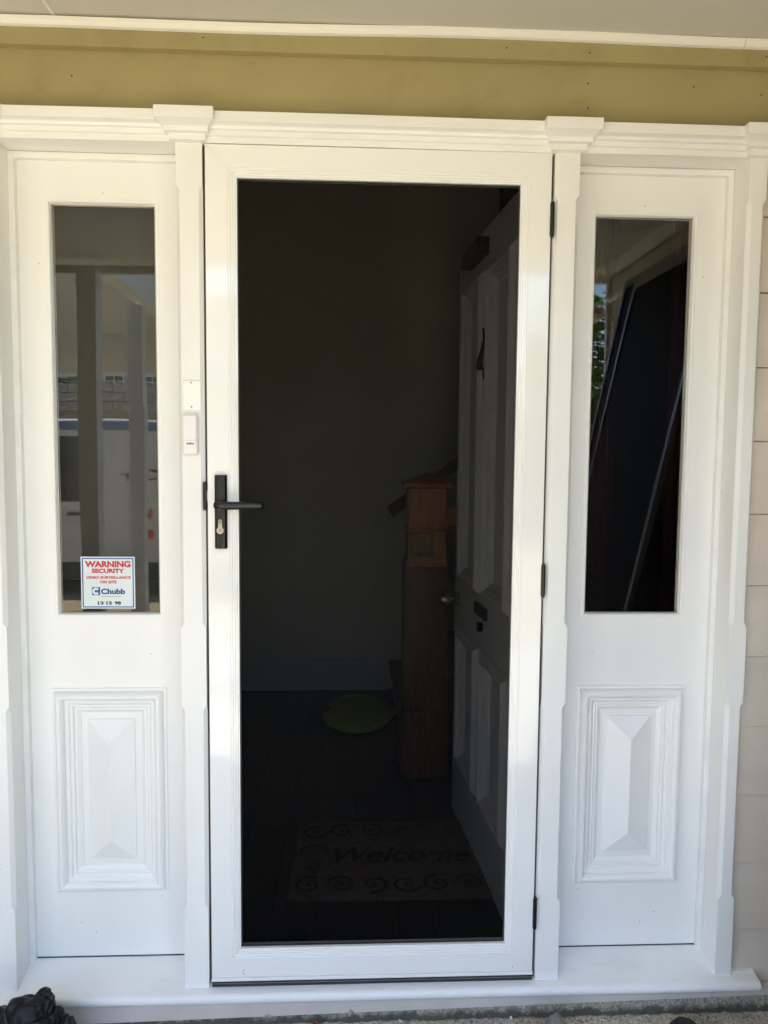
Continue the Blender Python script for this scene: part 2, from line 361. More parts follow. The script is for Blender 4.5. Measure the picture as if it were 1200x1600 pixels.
lt = empty('olive_fascia', label='olive green painted boards above the white door surround', cat='fascia')
b_ = BM(); extrude_x(b_, [(0.018, 2.276), (0.018, 2.444), (0.0345, 2.444), (0.0345, 2.276)], -2.5, 2.3); obj('board', b_, 'olive', lt, bevel=0.001)
b_ = BM(); extrude_x(b_, [(0.015, 2.4405), (0.001, 2.4425), (0.001, 2.52), (0.0345, 2.52), (0.0345, 2.4445)], -2.5, 2.3, 60, lambda x: 0.0012 * math.sin(x * 2.1)); obj('board', b_, 'olive', lt)
# nail heads and blemishes
b_ = BM()
for (x, z, y) in ((0.517, 2.465, .001), (0.52, 2.40, .018), (0.522, 2.34, .018), (0.965, 2.47, .001), (0.965, 2.385, .018), (0.31, 2.47, .001), (-0.43, 2.47, .001), (0.79, 2.40, .018), (-0.75, 2.38, .018)):
    cyl(b_, (x, y - 0.0005, z), (x, y + 0.001, z), 0.0020, n=10)
tag(obj('nail_head', b_, 'matink', lt), kind='stuff')

# ceiling
ce = empty('ceiling', kind='structure')
for xa, xb in ((-2.64, -0.7815), (-0.7775, 1.345)):
    bx('ceiling_sheet', 'ceiling', xa, xb, -2.22, 0.03, 2.505, 2.515, ce, 0)
bx('cover_strip', 'quad', -0.7835, -0.7755, -2.22, -0.008, 2.5025, 2.5052, ce, 0.001)
bx('roof_deck', 'ceiling', -3.5, 1.5, -2.26, 0.2, 2.517, 2.75, ce, 0)
bx('roof_fascia', 'verandapost', -3.5, 1.5, -2.30, -2.262, 2.47, 2.72, ce, 0.002)
bx('roof_deck', 'ceiling', -3.0, 3.2, 0.202, 3.2, 3.51, 3.62, ce, 0)
wav = lambda x: 0.004 * math.sin(x * 2.3 + 0.4) + 0.0016 * math.sin(x * 6.1) - 0.001
qm = empty('ceiling_bead', label='wavy white quad bead along the edge of the veranda ceiling', cat='moulding')
for xa, xb in ((-2.5, 0.902), (0.9035, 1.345)):
    b_ = BM(); extrude_x(b_, [(0.0005, 2.484), (-0.009, 2.486), (-0.0155, 2.4925), (-0.0175, 2.503), (0.0005, 2.5035)], xa, xb, 90, wav)
    obj('bead', b_, 'quad', qm, bevel=0.001)

# ------------------------------------------------------------------ door surround
su = empty('door_surround', (0, 0, 0), label='white timber door surround with four chamfered posts and stepped capitals', cat='door surround')
def post(xa, xb, name='post'):
    bm = BM(); rings = []
    ch = 0.009
    def sec(z, c, k=1.0):
        y1 = 0.130
        return [bm.verts.new(p) for p in ((xa + c, 0, z), (xb - c, 0, z), (xb, c * 1.15, z), (xb, y1, z), (xa, y1, z), (xa, c * 1.15, z))]
    for z, cc in ((0.050, 0.0008), (0.272, 0.0008), (0.284, ch), (0.806, ch), (0.818, 0.0008), (1.022, 0.0008), (1.034, ch), (2.110, ch), (2.122, 0.0008), (2.262, 0.0008)):
        rings.append(sec(z, cc))
    for a, b in zip(rings, rings[1:]):
        for i in range(6): bm.faces.new((a[i], a[(i + 1) % 6], b[(i + 1) % 6], b[i]))
    bm.faces.new(rings[0][::-1]); bm.faces.new(rings[-1])
    return obj(name, bm, 'post', su, bevel=0.0006, segs=1)
PX = [(-0.981, -0.935), (-0.500, -0.4355), (0.4375, 0.5015), (0.9355, 0.9815)]
for a, b in PX: post(a, b)
# capitals: stacked steps, each wider and prouder than the one below
def capital(xa, xb):
    bm = BM(); prof = [(0.000, 2.2225), (0.012, 2.2235), (0.012, 2.2375), (0.021, 2.2385), (0.021, 2.2495), (0.026, 2.2525), (0.034, 2.2580), (0.0375, 2.2590), (0.0375, 2.2860)]
    rings = []
    for p, z in prof:
        f = p * 1.55; rings.append([bm.verts.new(q) for q in ((xa - p, -f, z), (xb + p, -f, z), (xb + p, 0.017, z), (xa - p, 0.017, z))])
    for a, b in zip(rings, rings[1:]):
        for i in range(4): bm.faces.new((a[i], a[(i + 1) % 4], b[(i + 1) % 4], b[i]))
    bm.faces.new(rings[0][::-1]); bm.faces.new(rings[-1])
    # slightly chipped, uneven top edge
    return obj('capital', bm, 'trim', su, bevel=0.0016)
for a, b in PX: capital(a, b)
def entab(xa, xb, dz=0.0):
    b = BM()
    prof = [(0.017, 2.2225), (-0.003, 2.2225), (-0.003, 2.2365), (-0.011, 2.2375), (-0.011, 2.2485), (-0.020, 2.2495), (-0.023, 2.2560), (-0.031, 2.2590), (-0.038, 2.2595), (-0.038, 2.2840), (0.017, 2.2850)]
    extrude_x(b, [(y, z + dz) for y, z in prof], xa, xb, 30, lambda x: 0.0009 * math.sin(x * 5 + xa * 9))
    return obj('entablature', b, 'trim', su, bevel=0.0010)
for (a0, b0), (a1, b1) in zip(PX, PX[1:]): entab(b0 + 0.001, a1 - 0.001)
entab(-1.10, PX[0][0] - 0.001); 
# heads closing the top of each bay behind the entablature
for (a0, b0), (a1, b1) in zip(PX, PX[1:]):
    bx('head_lining', 'trim', b0 + 0.0005, a1 - 0.0005, 0.0175, 0.130, 2.2235, 2.303, su, 0.0005)
# sill with rounded nose
b_ = BM()
nose = [(-0.016 - 0.014 * math.sin(t), 0.036 + 0.0145 * math.cos(t)) for t in [math.pi * k / 10 for k in range(11)]]
extrude_x(b_, [(0.135, 0.083), (0.088, 0.0795), (0.0, 0.0535)] + nose + [(0.135, 0.020)], -1.06, 1.052, 40, lambda x: 0.0006 * math.sin(x * 4))
sl_ = obj('sill', b_, 'sill', su, bevel=0.0008)
# apron strip below the sill, in two lengths, its lower edge running out of level
for xa, xb in ((-1.3, 0.928), (0.930, 2.3)):
    b_ = BM(); zl = lambda x: -0.030 + (x + 0.31) * 0.0195
    vs = [b_.verts.new(p) for p in ((xa, -0.004, zl(xa)), (xb, -0.004, zl(xb)), (xb, -0.004, 0.024), (xa, -0.004, 0.024), (xa, 0.013, zl(xa)), (xb, 0.013, zl(xb)), (xb, 0.013, 0.024), (xa, 0.013, 0.024))]
    for f in ((0, 1, 2, 3), (1, 5, 6, 2), (4, 7, 6, 5), (0, 3, 7, 4), (3, 2, 6, 7), (0, 4, 5, 1)): b_.faces.new([vs[i] for i in f])
    obj('apron_board', b_, 'apron', su, bevel=0.0008)
# torn flakes of paint on the right end of the sill
b_ = BM(); rnd = random.Random(5)
for i in range(26):
    x = rnd.uniform(0.99, 1.045); y = rnd.uniform(0.004, 0.013); s = rnd.uniform(0.001, 0.004)
    bmesh.ops.create_icosphere(b_, subdivisions=1, radius=s, matrix=Matrix.Translation((x, y, 0.0565 + s * .3)) @ Matrix.Diagonal((1.6, .7, .6, 1)))
tag(obj('paint_flake', b_, 'plastic', su), kind='stuff')
# black lock keep on the left post, with its bright latch
b_ = BM(); box(b_, -0.4405, -0.4300, -0.004, 0.012, 1.324, 1.397); obj('lock_keep', b_, 'black', su, bevel=0.004, segs=3)

# ------------------------------------------------------------------ sidelights
def sidelight(sgn):
    side = 'left' if sgn < 0 else 'right'
    t = empty('sidelight', (0, 0, 0), label=('white sidelight with the warning sticker on its glass, beside the door handle' if sgn < 0
              else 'white sidelight without a sticker, beside the black hinges and the beige boards'), cat='sidelight', group='glazed sidelights beside the door')
    def X(a): return sgn * a
    xi, xo = 0.490, 0.9203
    xs = [xi, 0.5755, 0.8400, xo]
    zs = [0.0785, 0.1, 0.2690, 0.8375, 1.0370, 2.1050, 2.186]
    gx0, gx1, gz0, gz1 = 0.5745, 0.8415, 1.0375, 2.1055
    px0, px1, pz0, pz1 = 0.5605, 0.8625, 0.2685, 0.8375
    Y0, Y1 = 0.095, 0.130
    bm = BM()
    def frame(ix0, ix1, iz0, iz1, ox0, ox1, oz0, oz1):
        for (a0, a1, c0, c1) in ((ox0, ix0, oz0, oz1), (ix1, ox1, oz0, oz1), (ix0, ix1, oz0, iz0), (ix0, ix1, iz1, oz1)):
            yield a0, a1, c0, c1
    zm = 0.94
    # leaf built of two stiles and three rails
    def B(name, a0, a1, c0, c1):
        x0, x1 = sorted((X(a0), X(a1)))
        b = BM(); box(b, x0, x1, Y0, Y1, c0, c1); return obj(name, b, 'leaf', t)
    B('stile', xi, gx0, gz0, gz1); 
    B('stile', gx1, xo, gz0, gz1)
    B('top_rail', xi, xo, gz1, 2.2222)
    B('stile', xi, px0, pz0, pz1); B('stile', px1, xo, pz0, pz1)
    B('lock_rail', xi, xo, pz1, gz0)
    B('bottom_rail', xi, xo, 0.0835, pz0)
    # glazing bead round the glass
    b = BM(); x0, x1 = sorted((X(gx0), X(gx1)))
    rect_ring(b, x0 - 0.010, gz0 - 0.010, x1 + 0.010, gz1 + 0.010, [(0, -0.001), (0.0005, 0.0012), (0.006, 0.0020), (0.0085, 0.0016), (0.0098, -0.001), (0.0125, -0.008), (0.0128, -0.012), (0.0128, -0.02)], y=Y0)
    obj('glazing_bead', b, 'leaf', t)
    b = BM(); rect_ring(b, x0 + 0.0025, gz0 + 0.0025, x1 - 0.0025, gz1 - 0.0025, [(0, -0.0085), (0.0006, -0.0080), (0.0022, -0.0088), (0.0022, -0.012)], y=Y0)
    obj('putty_line', b, 'steel', t)
    b = BM(); box(b, x0 - 0.003, x1 + 0.003, Y0 + 0.012, Y0 + 0.016, gz0 - 0.003, gz1 + 0.003); obj('glass_pane', b, 'glass', t)
    # bolection moulding and fielded panel
    b = BM(); x0, x1 = sorted((X(px0), X(px1)))
    prof = [(0, -0.002), (0.0002, 0.004), (0.0060, 0.0052), (0.0078, 0.0040), (0.0085, 0.0085), (0.012, 0.0165), (0.0175, 0.0215), (0.023, 0.0215), (0.0285, 0.0170), (0.0318, 0.0100),
            (0.0325, 0.0050), (0.0380, 0.0060), (0.0420, 0.0052), (0.0450, 0.0010), (0.0475, 0.0000), (0.0520, 0.0008), (0.0545, -0.0040), (0.0560, -0.0052), (0.0610, -0.0045), (0.0650, -0.0070), (0.0700, -0.0100), (0.0702, -0.0128)]
    rect_ring(b, x0, pz0, x1, pz1, prof, y=Y0)
    obj('panel_moulding', b, 'leaf', t)
    b = BM(); rect_ring(b, x0, pz0, x1, pz1, [(0.068, -0.0125), (0.0885, -0.0118), (0.0893, -0.0072)], y=Y0, hip=0.0165)
    obj('raised_panel', b, 'leaf', t)
    # stop beads in the rebate
    xa, xb = sorted((X(0.9205), X(0.9352)))
    b = BM(); box(b, xa, xb, 0.078, 0.1295, 0.058, 2.2225); obj('stop_bead', b, 'trim', t, bevel=0.001)
    x0, x1 = sorted((X(0.5022), X(0.9203)))
    b = BM(); box(b, x0, x1, 0.078, 0.0945, 2.2065, 2.2225); obj('stop_bead', b, 'trim', t, bevel=0.001)
    b = BM(); box(b, x0, x1, 0.0930, 0.0948, 0.0812, 0.0828); obj('gap_shadow_strip', b, 'rubber', t)
    # filled nail marks
    b = BM(); rnd = random.Random(11 + sgn)
    for (ax, az) in ((0.705, 2.13), (0.58, 0.252), (0.80, 0.18), (0.76, 0.15), (0.87, 1.95), (0.60, 0.93)):
        cyl(b, (X(ax), Y0 - 0.0006, az), (X(ax), Y0 + 0.001, az), 0.0016, n=8)
    tag(obj('nail_mark', b, 'steel', t), kind='stuff')
    return t
sidelight(-1); sidelight(1)

# warning sticker on the left pane
st = empty('warning_sticker', label='square security warning sticker with red and blue print on the left glass', cat='sticker')
SX0, SX1, SZ0, SZ1, SY = -0.7850, -0.6430, 1.0510, 1.1910, 0.1066
bx('sticker_sheet', 'sticker', SX0, SX1, SY - 0.0006, SY, SZ0, SZ1, st, 0)
def sx(p): return SX0 + (p - 232) / 730 * (SX1 - SX0)
def sz(p): return SZ1 - (p - 155) / 710 * (SZ1 - SZ0)
yy = SY - 0.0009
b_ = BM(); rect_ring(b_, sx(248), sz(850), sx(945), sz(172), [(0, -0.0002), (0.0, 0.0003), (0.0030, 0.0003), (0.0030, -0.0002)], y=yy + .0003); obj('border', b_, 'blue', st)
text_mesh('lettering', 'WARNING', 'red', st, sx(288), sx(906), sz(300), sz(213), yy, bold=0.045)
text_mesh('lettering', 'SECURITY', 'red', st, sx(378), sx(818), sz(378), sz(317), yy, bold=0.045)
text_mesh('lettering', 'VIDEO SURVEILLANCE', 'red', st, sx(296), sx(906), sz(457), sz(420), yy, bold=0.035)
text_mesh('lettering', 'ON SITE', 'red', st, sx(490), sx(712), sz(520), sz(480), yy, bold=0.035)
text_mesh('lettering', 'Chubb', 'blue', st, sx(500), sx(826), sz(668), sz(590), yy, bold=0.04)
text_mesh('lettering', '13', 'ink', st, sx(452), sx(530), sz(812), sz(765), yy, bold=0.035)
text_mesh('lettering', '15', 'ink', st, sx(568), sx(645), sz(812), sz(765), yy, bold=0.035)
text_mesh('lettering', '98', 'ink', st, sx(680), sx(766), sz(812), sz(765), yy, bold=0.035)
lg = bx('logo_square', 'blue', sx(378), sx(488), yy - 0.0001, yy + 0.0003, sz(682), sz(572), st, 0)
b_ = BM(); cx, cz, ro, ri = sx(432), sz(627), (sx(488) - sx(378)) * 0.45, (sx(488) - sx(378)) * 0.17
n = 28; A = []; B_ = []
for i in range(n + 1):
    t = R(38) + (R(322) - R(38)) * i / n
    A.append(b_.verts.new((cx + ro * math.cos(t), yy - 0.0004, cz + ro * math.sin(t)))); B_.append(b_.verts.new((cx + ri * math.cos(t), yy - 0.0004, cz + ri * math.sin(t))))
for i in range(n): b_.faces.new((A[i], A[i + 1], B_[i + 1], B_[i]))
obj('logo_ring', b_, 'sticker', st)
bx('fine_print', 'steel', sx(500), sx(770), yy - 0.0001, yy + 0.0002, sz(704), sz(696), st, 0)

# ------------------------------------------------------------------ security screen door
sd = empty('security_screen_door', (0, 0, 0), label='white framed security screen door with black mesh, lever handle and hinges', cat='screen door')
DX0, DX1, DZ0, DZ1 = -0.4285, 0.4300, 0.0815, 2.2215
prof = [(0.0, -0.030), (0.0, 0.0012), (0.0018, 0.0040), (0.0545, 0.0040), (0.0555, 0.0028), (0.0568, 0.0040), (0.0610, 0.0038), (0.0620, 0.0022),
        (0.0668, 0.0021), (0.0678, 0.0004), (0.0728, 0.0003), (0.0738, -0.0012), (0.0770, -0.0015), (0.0775, -0.0030), (0.0775, -0.026), (0.0, -0.030)]
names = ['bottom_rail', 'stile', 'top_rail', 'stile']
for i in range(4):
    b_ = BM(); g_ = 0.00025
    rect_ring(b_, DX0, DZ0, DX1, DZ1, prof, y=0.0, sides=[i])
    for v in b_.verts:      # hairline mitre gap between neighbouring members
        if i in (0, 2): v.co.x += g_ if v.co.x < 0 else -g_
        else: v.co.z += g_ if v.co.z < 1.1 else -g_
    obj(names[i], b_, 'powder', sd)
bx('kick_strip', 'powder', DX0, DX1, -0.0062, 0.028, 0.0725, 0.0810, sd, 0.001)
b_ = BM(); box(b_, DX0 + 0.001, DX1 + 0.002, -0.0050, 0.020, 0.0665, 0.0722); obj('bottom_seal', b_, 'rubber', sd, bevel=0.001)
b_ = BM(); box(b_, DX0 + 0.001, DX1, -0.0045, 0.018, 0.0562, 0.0645); obj('bottom_seal', b_, 'rubber', sd, bevel=0.002)
bx('seal_carrier', 'steel', DX0 + 0.001, DX1, -0.0040, 0.018, 0.0647, 0.0663, sd, 0)
bx('weather_seal', 'rubber', -0.4353, -0.4290, 0.012, 0.026, 0.0625, 2.2200, sd, 0)
bx('weather_seal', 'rubber', 0.4303, 0.4373, 0.016, 0.026, 0.0625, 2.2200, sd, 0)
bx('mesh_panel', 'mesh', DX0 + 0.076, DX1 - 0.076, 0.0125, 0.0135, DZ0 + 0.076, DZ1 - 0.076, sd, 0)
mp_ = BM(); rect_ring(mp_, DX0 + 0.0775, DZ0 + 0.0775, DX1 - 0.0775, DZ1 - 0.0775, [(0, -0.0095), (0.0028, -0.0095), (0.0028, -0.0125)], y=0); obj('mesh_gasket', mp_, 'rubber', sd)
for zc in (2.0585, 1.147, 0.246):
    b_ = BM(); cyl(b_, (0.4318, -0.0075, zc - 0.0405), (0.4318, -0.0075, zc + 0.0405), 0.0054, n=18)
    box(b_, 0.4265, 0.4318, -0.0062, -0.0042, zc - 0.039, zc + 0.039); box(b_, 0.4318, 0.4374, -0.004, 0.010, zc - 0.039, zc + 0.039)
    h = obj('hinge', b_, 'black', sd, bevel=0.0005)
    b_ = BM(); cyl(b_, (0.4318, -0.0075, zc - 0.0435), (0.4318, -0.0075, zc + 0.0435), 0.0042, 0.0042, n=14); obj('hinge_pin', b_, 'rubber', h)
# handle set
b_ = BM(); hx0, hx1, hz0, hz1 = -0.4095, -0.3785, 1.2285, 1.4145
sec = [(hx0, 0), (hx0, 0.007), (hx0 + 0.004, 0.0115), (hx0 + 0.010, 0.0135), (hx1 - 0.010, 0.0135), (hx1 - 0.004, 0.0115), (hx1, 0.007), (hx1, 0)]
lo = [b_.verts.new((x, -0.004 - o, hz0)) for x, o in sec]; hi = [b_.verts.new((x, -0.004 - o, hz1)) for x, o in sec]
for i in range(7): b_.faces.new((lo[i], lo[i + 1], hi[i + 1], hi[i]))
b_.faces.new(lo); b_.faces.new(hi)
hp = obj('handle_plate', b_, 'black', sd, bevel=0.0008)
b_ = BM(); cyl(b_, (-0.3965, -0.016, 1.3395), (-0.3965, -0.032, 1.3395), 0.0125, n=28); cyl(b_, (-0.3965, -0.030, 1.3395), (-0.3965, -0.052, 1.3395), 0.0088, n=24)
# lever arm: rounded bar
P0, P1 = Vector((-0.3985, -0.050, 1.3395)), Vector((-0.2830, -0.050, 1.3405))
n = 20; rings = []
for k in range(13):
    t = k / 12; p = P0.lerp(P1, t); rz_ = 0.0108 - 0.0016 * t; ry_ = 0.0085
    if k == 0: rz_, ry_ = 0.006, 0.005
    if k == 12: rz_, ry_ = 0.0075, 0.006
    if k == 1: p = P0.lerp(P1, 0.02)
    if k == 11: p = P0.lerp(P1, 0.985)
    rings.append([b_.verts.new((p.x, p.y + ry_ * math.cos(a), p.z + rz_ * math.sin(a))) for a in [2 * math.pi * i / n for i in range(n)]])
for a, b in zip(rings, rings[1:]):
    for i in range(n): b_.faces.new((a[i], a[(i + 1) % n], b[(i + 1) % n], b[i]))
b_.faces.new(rings[0]); b_.faces.new(rings[-1])
obj('lever', b_, 'black', hp, smooth=True)
b_ = BM(); cyl(b_, (-0.3945, -0.016, 1.2755), (-0.3945, -0.0215, 1.2755), 0.0090, n=24); box(b_, -0.3993, -0.3897, -0.0210, -0.016, 1.2755, 1.2985); cyl(b_, (-0.3945, -0.016, 1.2985), (-0.3945, -0.0210, 1.2985), 0.0048, n=16)
kc = obj('lock_cylinder', b_, 'nickel', hp, bevel=0.0005)
b_ = BM(); cyl(b_, (-0.3945, -0.0214, 1.2758), (-0.3945, -0.0223, 1.2758), 0.0060, n=20); obj('cylinder_plug', b_, 'steel', hp)
b_ = BM(); box(b_, -0.3951, -0.3939, -0.0227, -0.0222, 1.2725, 1.2795); cyl(b_, (-0.3945, -0.0222, 1.2765), (-0.3945, -0.0227, 1.2765), 0.0016, n=10); obj('keyhole', b_, 'ink', hp)
bx('latch_bolt', 'steel', -0.4318, -0.4287, -0.001, 0.010, 1.348, 1.374, sd, 0.0004)
b_ = BM()
for x, z in ((-0.345, 0.0935), (-0.344, 0.1015), (0.375, 0.0955)): cyl(b_, (x, -0.0036, z), (x, -0.0046, z), 0.0018, n=10)
tag(obj('scuff_mark', b_, 'steel', sd), kind='stuff')

# ------------------------------------------------------------------ cover plate and sensor on the left post
cp = empty('cover_plate', label='blank cream screw plate on the post above the door chime button', cat='plate')
bx('plate', 'plastic', -0.4865, -0.4425, -0.0045, -0.0004, 1.5755, 1.6490, cp, 0.002)
for x, z in ((-0.4665, 1.6435), (-0.4660, 1.5835)): obj('screw', cyl(BM(), (x, -0.0042, z), (x, -0.0056, z), 0.0024, n=14), 'steel', cp)
for x, z in ((-0.478, 1.640), (-0.450, 1.644), (-0.478, 1.590), (-0.449, 1.584)): obj('screw_cap', cyl(BM(), (x, -0.0042, z), (x, -0.0052, z), 0.0030, n=12), 'plastic', cp)
cb = empty('chime_button', label='white rounded chime button unit with small dark lettering below the screw plate', cat='door chime')
bx('case', 'plastic2', -0.4875, -0.4490, -0.0165, -0.0004, 1.4640, 1.5665, cb, 0.006)
bx('cover', 'plastic2', -0.4850, -0.4525, -0.0185, -0.0150, 1.5010, 1.5615, cb, 0.003)
bx('seam', 'steel', -0.4868, -0.4498, -0.01665, -0.0160, 1.4988, 1.4994, cb, 0)
text_mesh('lettering', 'EOSDA', 'ink', cb, -0.4760, -0.4575, 1.4900, 1.4945, -0.0168, bold=0.05)

# ------------------------------------------------------------------ hall behind the door
FZ = 0.060
hall = empty('hall_room', kind='structure')
bx('hall_floor', 'floorwood', -2.4, 2.2, 0.132, 2.72, 0.0, FZ - 0.006, hall, 0)
for i in range(26):
    xa = -1.55 + i * 0.125
    bx('floor_board', 'floorwood', xa, xa + 0.1225, 0.1325, 2.534, FZ - 0.006, FZ, hall, 0.001)
bx('back_wall', 'hallwall', -2.4, 2.2, 2.540, 2.66, 0.0, 3.50, hall, 0)
bx('side_wall', 'hallwall', -1.75, -1.63, 0.133, 2.54, 0.0, 3.50, hall, 0)
bx('side_wall', 'hallwall', 1.70, 1.82, 0.133, 2.54, 0.0, 3.50, hall, 0)
bx('partition', 'hallwall', -0.98, -0.88, 1.2, 2.54, 0.0, 3.50, hall, 0)
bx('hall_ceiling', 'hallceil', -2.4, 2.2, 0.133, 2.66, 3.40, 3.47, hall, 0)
bx('door_head', 'hallwall', -0.435, 0.437, 0.1305, 0.137, 2.215, 2.35, hall, 0)
b_ = BM(); extrude_x(b_, [(2.5395, FZ), (2.515, FZ), (2.515, FZ + 0.155), (2.520, FZ + 0.165), (2.524, FZ + 0.195), (2.5395, FZ + 0.212)], -0.88, 0.165)
obj('skirting', b_, 'halltrim', hall)
# curtains behind the sidelight glass
cu = BM(); n = 120; lo = []; hi = []
for i in range(n + 1):
    x = -0.93 + 0.42 * i / n; y = 0.165 + 0.0012 * math.sin(i * 0.21)
    lo.append(cu.verts.new((x, y, 0.9))); hi.append(cu.verts.new((x, y, 2.2)))
for i in range(n): cu.faces.new((lo[i], lo[i + 1], hi[i + 1], hi[i]))
co_ = obj('curtain', cu, 'curtain', smooth=True); so = co_.modifiers.new('t', 'SOLIDIFY'); so.thickness = 0.002
tag(co_, 'dark grey curtain hanging behind the glass with the warning sticker', 'curtain')
bx('shade_panel', 'shadeblack', 0.56, 1.69, 1.30, 1.36, FZ, 3.39, hall, 0)  # added black panels, cover the lit walls so this side room stays dark
bx('shade_panel', 'shadeblack', 1.66, 1.69, 0.14, 1.2995, FZ, 3.39, hall, 0)
bx('shade_panel', 'shadeblack', 0.515, 0.535, 0.14, 0.60, FZ, 3.39, hall, 0)
for xa, xb, lab in ((0.78, 0.86, 'narrow dark red curtain nearest the door behind the right glass'), (1.04, 1.17, 'dark red curtain furthest from the door behind the right glass')):
    cu = BM(); lo = []; hi = []; n = 40
    for i in range(n + 1):
        x = xa + (xb - xa) * i / n; y = 0.70 + 0.015 * math.sin(i * 0.5)
        lo.append(cu.verts.new((x, y, 0.2))); hi.append(cu.verts.new((x, y, 2.4)))
    for i in range(n): cu.faces.new((lo[i], lo[i + 1], hi[i + 1], hi[i]))
    co_ = obj('curtain', cu, 'redcurtain', smooth=True); so = co_.modifiers.new('t', 'SOLIDIFY'); so.thickness = 0.002
    tag(co_, lab, 'curtain')

# open panelled door, hinged on the right
dr = empty('panelled_door', (0.408, 0.134, FZ + 0.004), R(94.2), label='white four panel timber door standing open inside the hall', cat='door')
DW, DH, T = 0.86, 2.150, 0.036
pan = [(0.115, 0.385, 0.95, 2.00), (0.475, 0.745, 0.95, 2.00), (0.115, 0.385, 0.24, 0.735), (0.475, 0.745, 0.24, 0.735)]
def db(nm, x0, x1, z0, z1): return bx(nm, 'halldoor', x0, x1, -T, 0, z0, z1, dr, 0.0008)
db('stile', 0, 0.115, 0, DH); db('stile', 0.745, DW, 0, DH)
db('rail', 0.1151, 0.7449, 0, 0.24); db('rail', 0.1151, 0.7449, 0.735, 0.95); db('rail', 0.1151, 0.7449, 2.00, DH)
db('muntin', 0.385, 0.475, 0.2401, 0.7349); db('muntin', 0.385, 0.475, 0.9501, 1.9999)
for (a, b, c0, c1) in pan:
    q = BM(); rect_ring(q, a - 0.012, c0 - 0.012, b + 0.012, c1 + 0.012, [(0, 0), (0.0, 0.006), (0.006, 0.013), (0.014, 0.020), (0.022, 0.022), (0.028, 0.016), (0.029, 0.008), (0.034, 0.010), (0.039, 0.006), (0.040, -0.001), (0.046, 0.001), (0.052, -0.004), (0.053, -0.009), (0.058, -0.013)], y=0, ny=1)
    obj('panel_moulding', q, 'halldoor', dr)
    q = BM(); rect_ring(q, a, c0, b, c1, [(0.0, -0.013), (0.058, -0.013), (0.070, -0.006), (0.070, -0.006)], y=0, ny=1, close=True); obj('door_panel', q, 'halldoor', dr)
q = BM(); cyl(q, (0.80, 0, 0.855), (0.80, 0.012, 0.855), 0.026, n=24); cyl(q, (0.80, 0.012, 0.855), (0.80, 0.040, 0.855), 0.010, n=16)
bmesh.ops.create_uvsphere(q, u_segments=20, v_segments=12, radius=0.026, matrix=Matrix.Translation((0.80, 0.055, 0.855)))
obj('knob', q, 'nickel', dr, smooth=True)
q = BM(); box(q, 0.842, 0.862, -0.030, -0.006, 0.77, 0.93); obj('lock_face', q, 'black', dr)
q = BM(); cyl(q, (0.43, 0.0, 1.770), (0.43, 0.018, 1.770), 0.010, n=14); cyl(q, (0.43, 0.012, 1.770), (0.43, 0.026, 1.700), 0.006, 0.010, n=14); bmesh.ops.create_uvsphere(q, u_segments=14, v_segments=8, radius=0.013, matrix=Matrix.Translation((0.43, 0.024, 1.695))); cyl(q, (0.43, 0.008, 1.77), (0.43, 0.014, 1.82), 0.006, 0.003, n=10); cyl(q, (0.43, 0.010, 1.69), (0.43, 0.010, 1.655), 0.006, 0.003, n=10)
obj('knocker', q, 'black', dr)
q = BM(); box(q, 0.36, 0.50, 0.0, 0.010, 0.865, 0.905); box(q, 0.37, 0.49, 0.010, 0.014, 0.87, 0.90); obj('letter_plate', q, 'black', dr)
q = BM(); cyl(q, (0.43, 0.0, 0.83), (0.43, 0.016, 0.83), 0.016, n=18); obj('escutcheon', q, 'black', dr)
q = BM(); box(q, 0.42, 0.66, 0.0, 0.040, 2.055, 2.110); obj('door_closer', q, 'black', dr, bevel=0.004)

# newel post
nw = empty('newel_post', (0.262, 1.365, FZ), label='square timber newel post with pyramid cap at the foot of the stairs', cat='newel post')
q = BM(); box(q, -0.100, 0.100, -0.100, 0.100, 0, 0.30); obj('base_block', q, 'darkwood', nw, bevel=0.004)
q = BM(); box(q, -0.094, 0.094, -0.094, 0.094, 0.3001, 0.93)
obj('lower_shaft', q, 'darkwood', nw, bevel=0.003)
q = BM(); a = 0.081; rr_ = [[q.verts.new((sx_ * s, sy_ * s, z)) for sx_, sy_ in ((-1, -1), (1, -1), (1, 1), (-1, 1))] for s, z in ((0.094, 0.9302), (0.081, 0.98), (0.081, 1.265))]
for A_, B2 in zip(rr_, rr_[1:]):
    for i in range(4): q.faces.new((A_[i], A_[(i + 1) % 4], B2[(i + 1) % 4], B2[i]))
q.faces.new(rr_[0][::-1]); q.faces.new(rr_[-1])
obj('upper_shaft', q, 'wood', nw, bevel=0.002)
q = BM(); box(q, -0.089, 0.089, -0.089, 0.089, 1.083, 1.092); box(q, -0.086, 0.086, -0.086, 0.086, 1.0921, 1.099); obj('collar', q, 'wood', nw, bevel=0.002)
q = BM(); rect_ring(q, -0.074, 0.975, 0.028, 1.080, [(0, -0.001), (0, 0.002), (0.004, 0.0045), (0.010, 0.0025), (0.012, 0.001)], y=-0.0815, close=True); obj('inset_panel', q, 'tanwood', nw)
q = BM(); rr_ = [[q.verts.new((sx_ * s, sy_ * s, z)) for sx_, sy_ in ((-1, -1), (1, -1), (1, 1), (-1, 1))] for s, z in ((0.083, 1.2655), (0.100, 1.272), (0.103, 1.284), (0.100, 1.290), (0.006, 1.332))]
for A_, B2 in zip(rr_, rr_[1:]):
    for i in range(4): q.faces.new((A_[i], A_[(i + 1) % 4], B2[(i + 1) % 4], B2[i]))
q.faces.new(rr_[0][::-1]); q.faces.new(rr_[-1])
obj('cap', q, 'wood', nw, bevel=0.001)
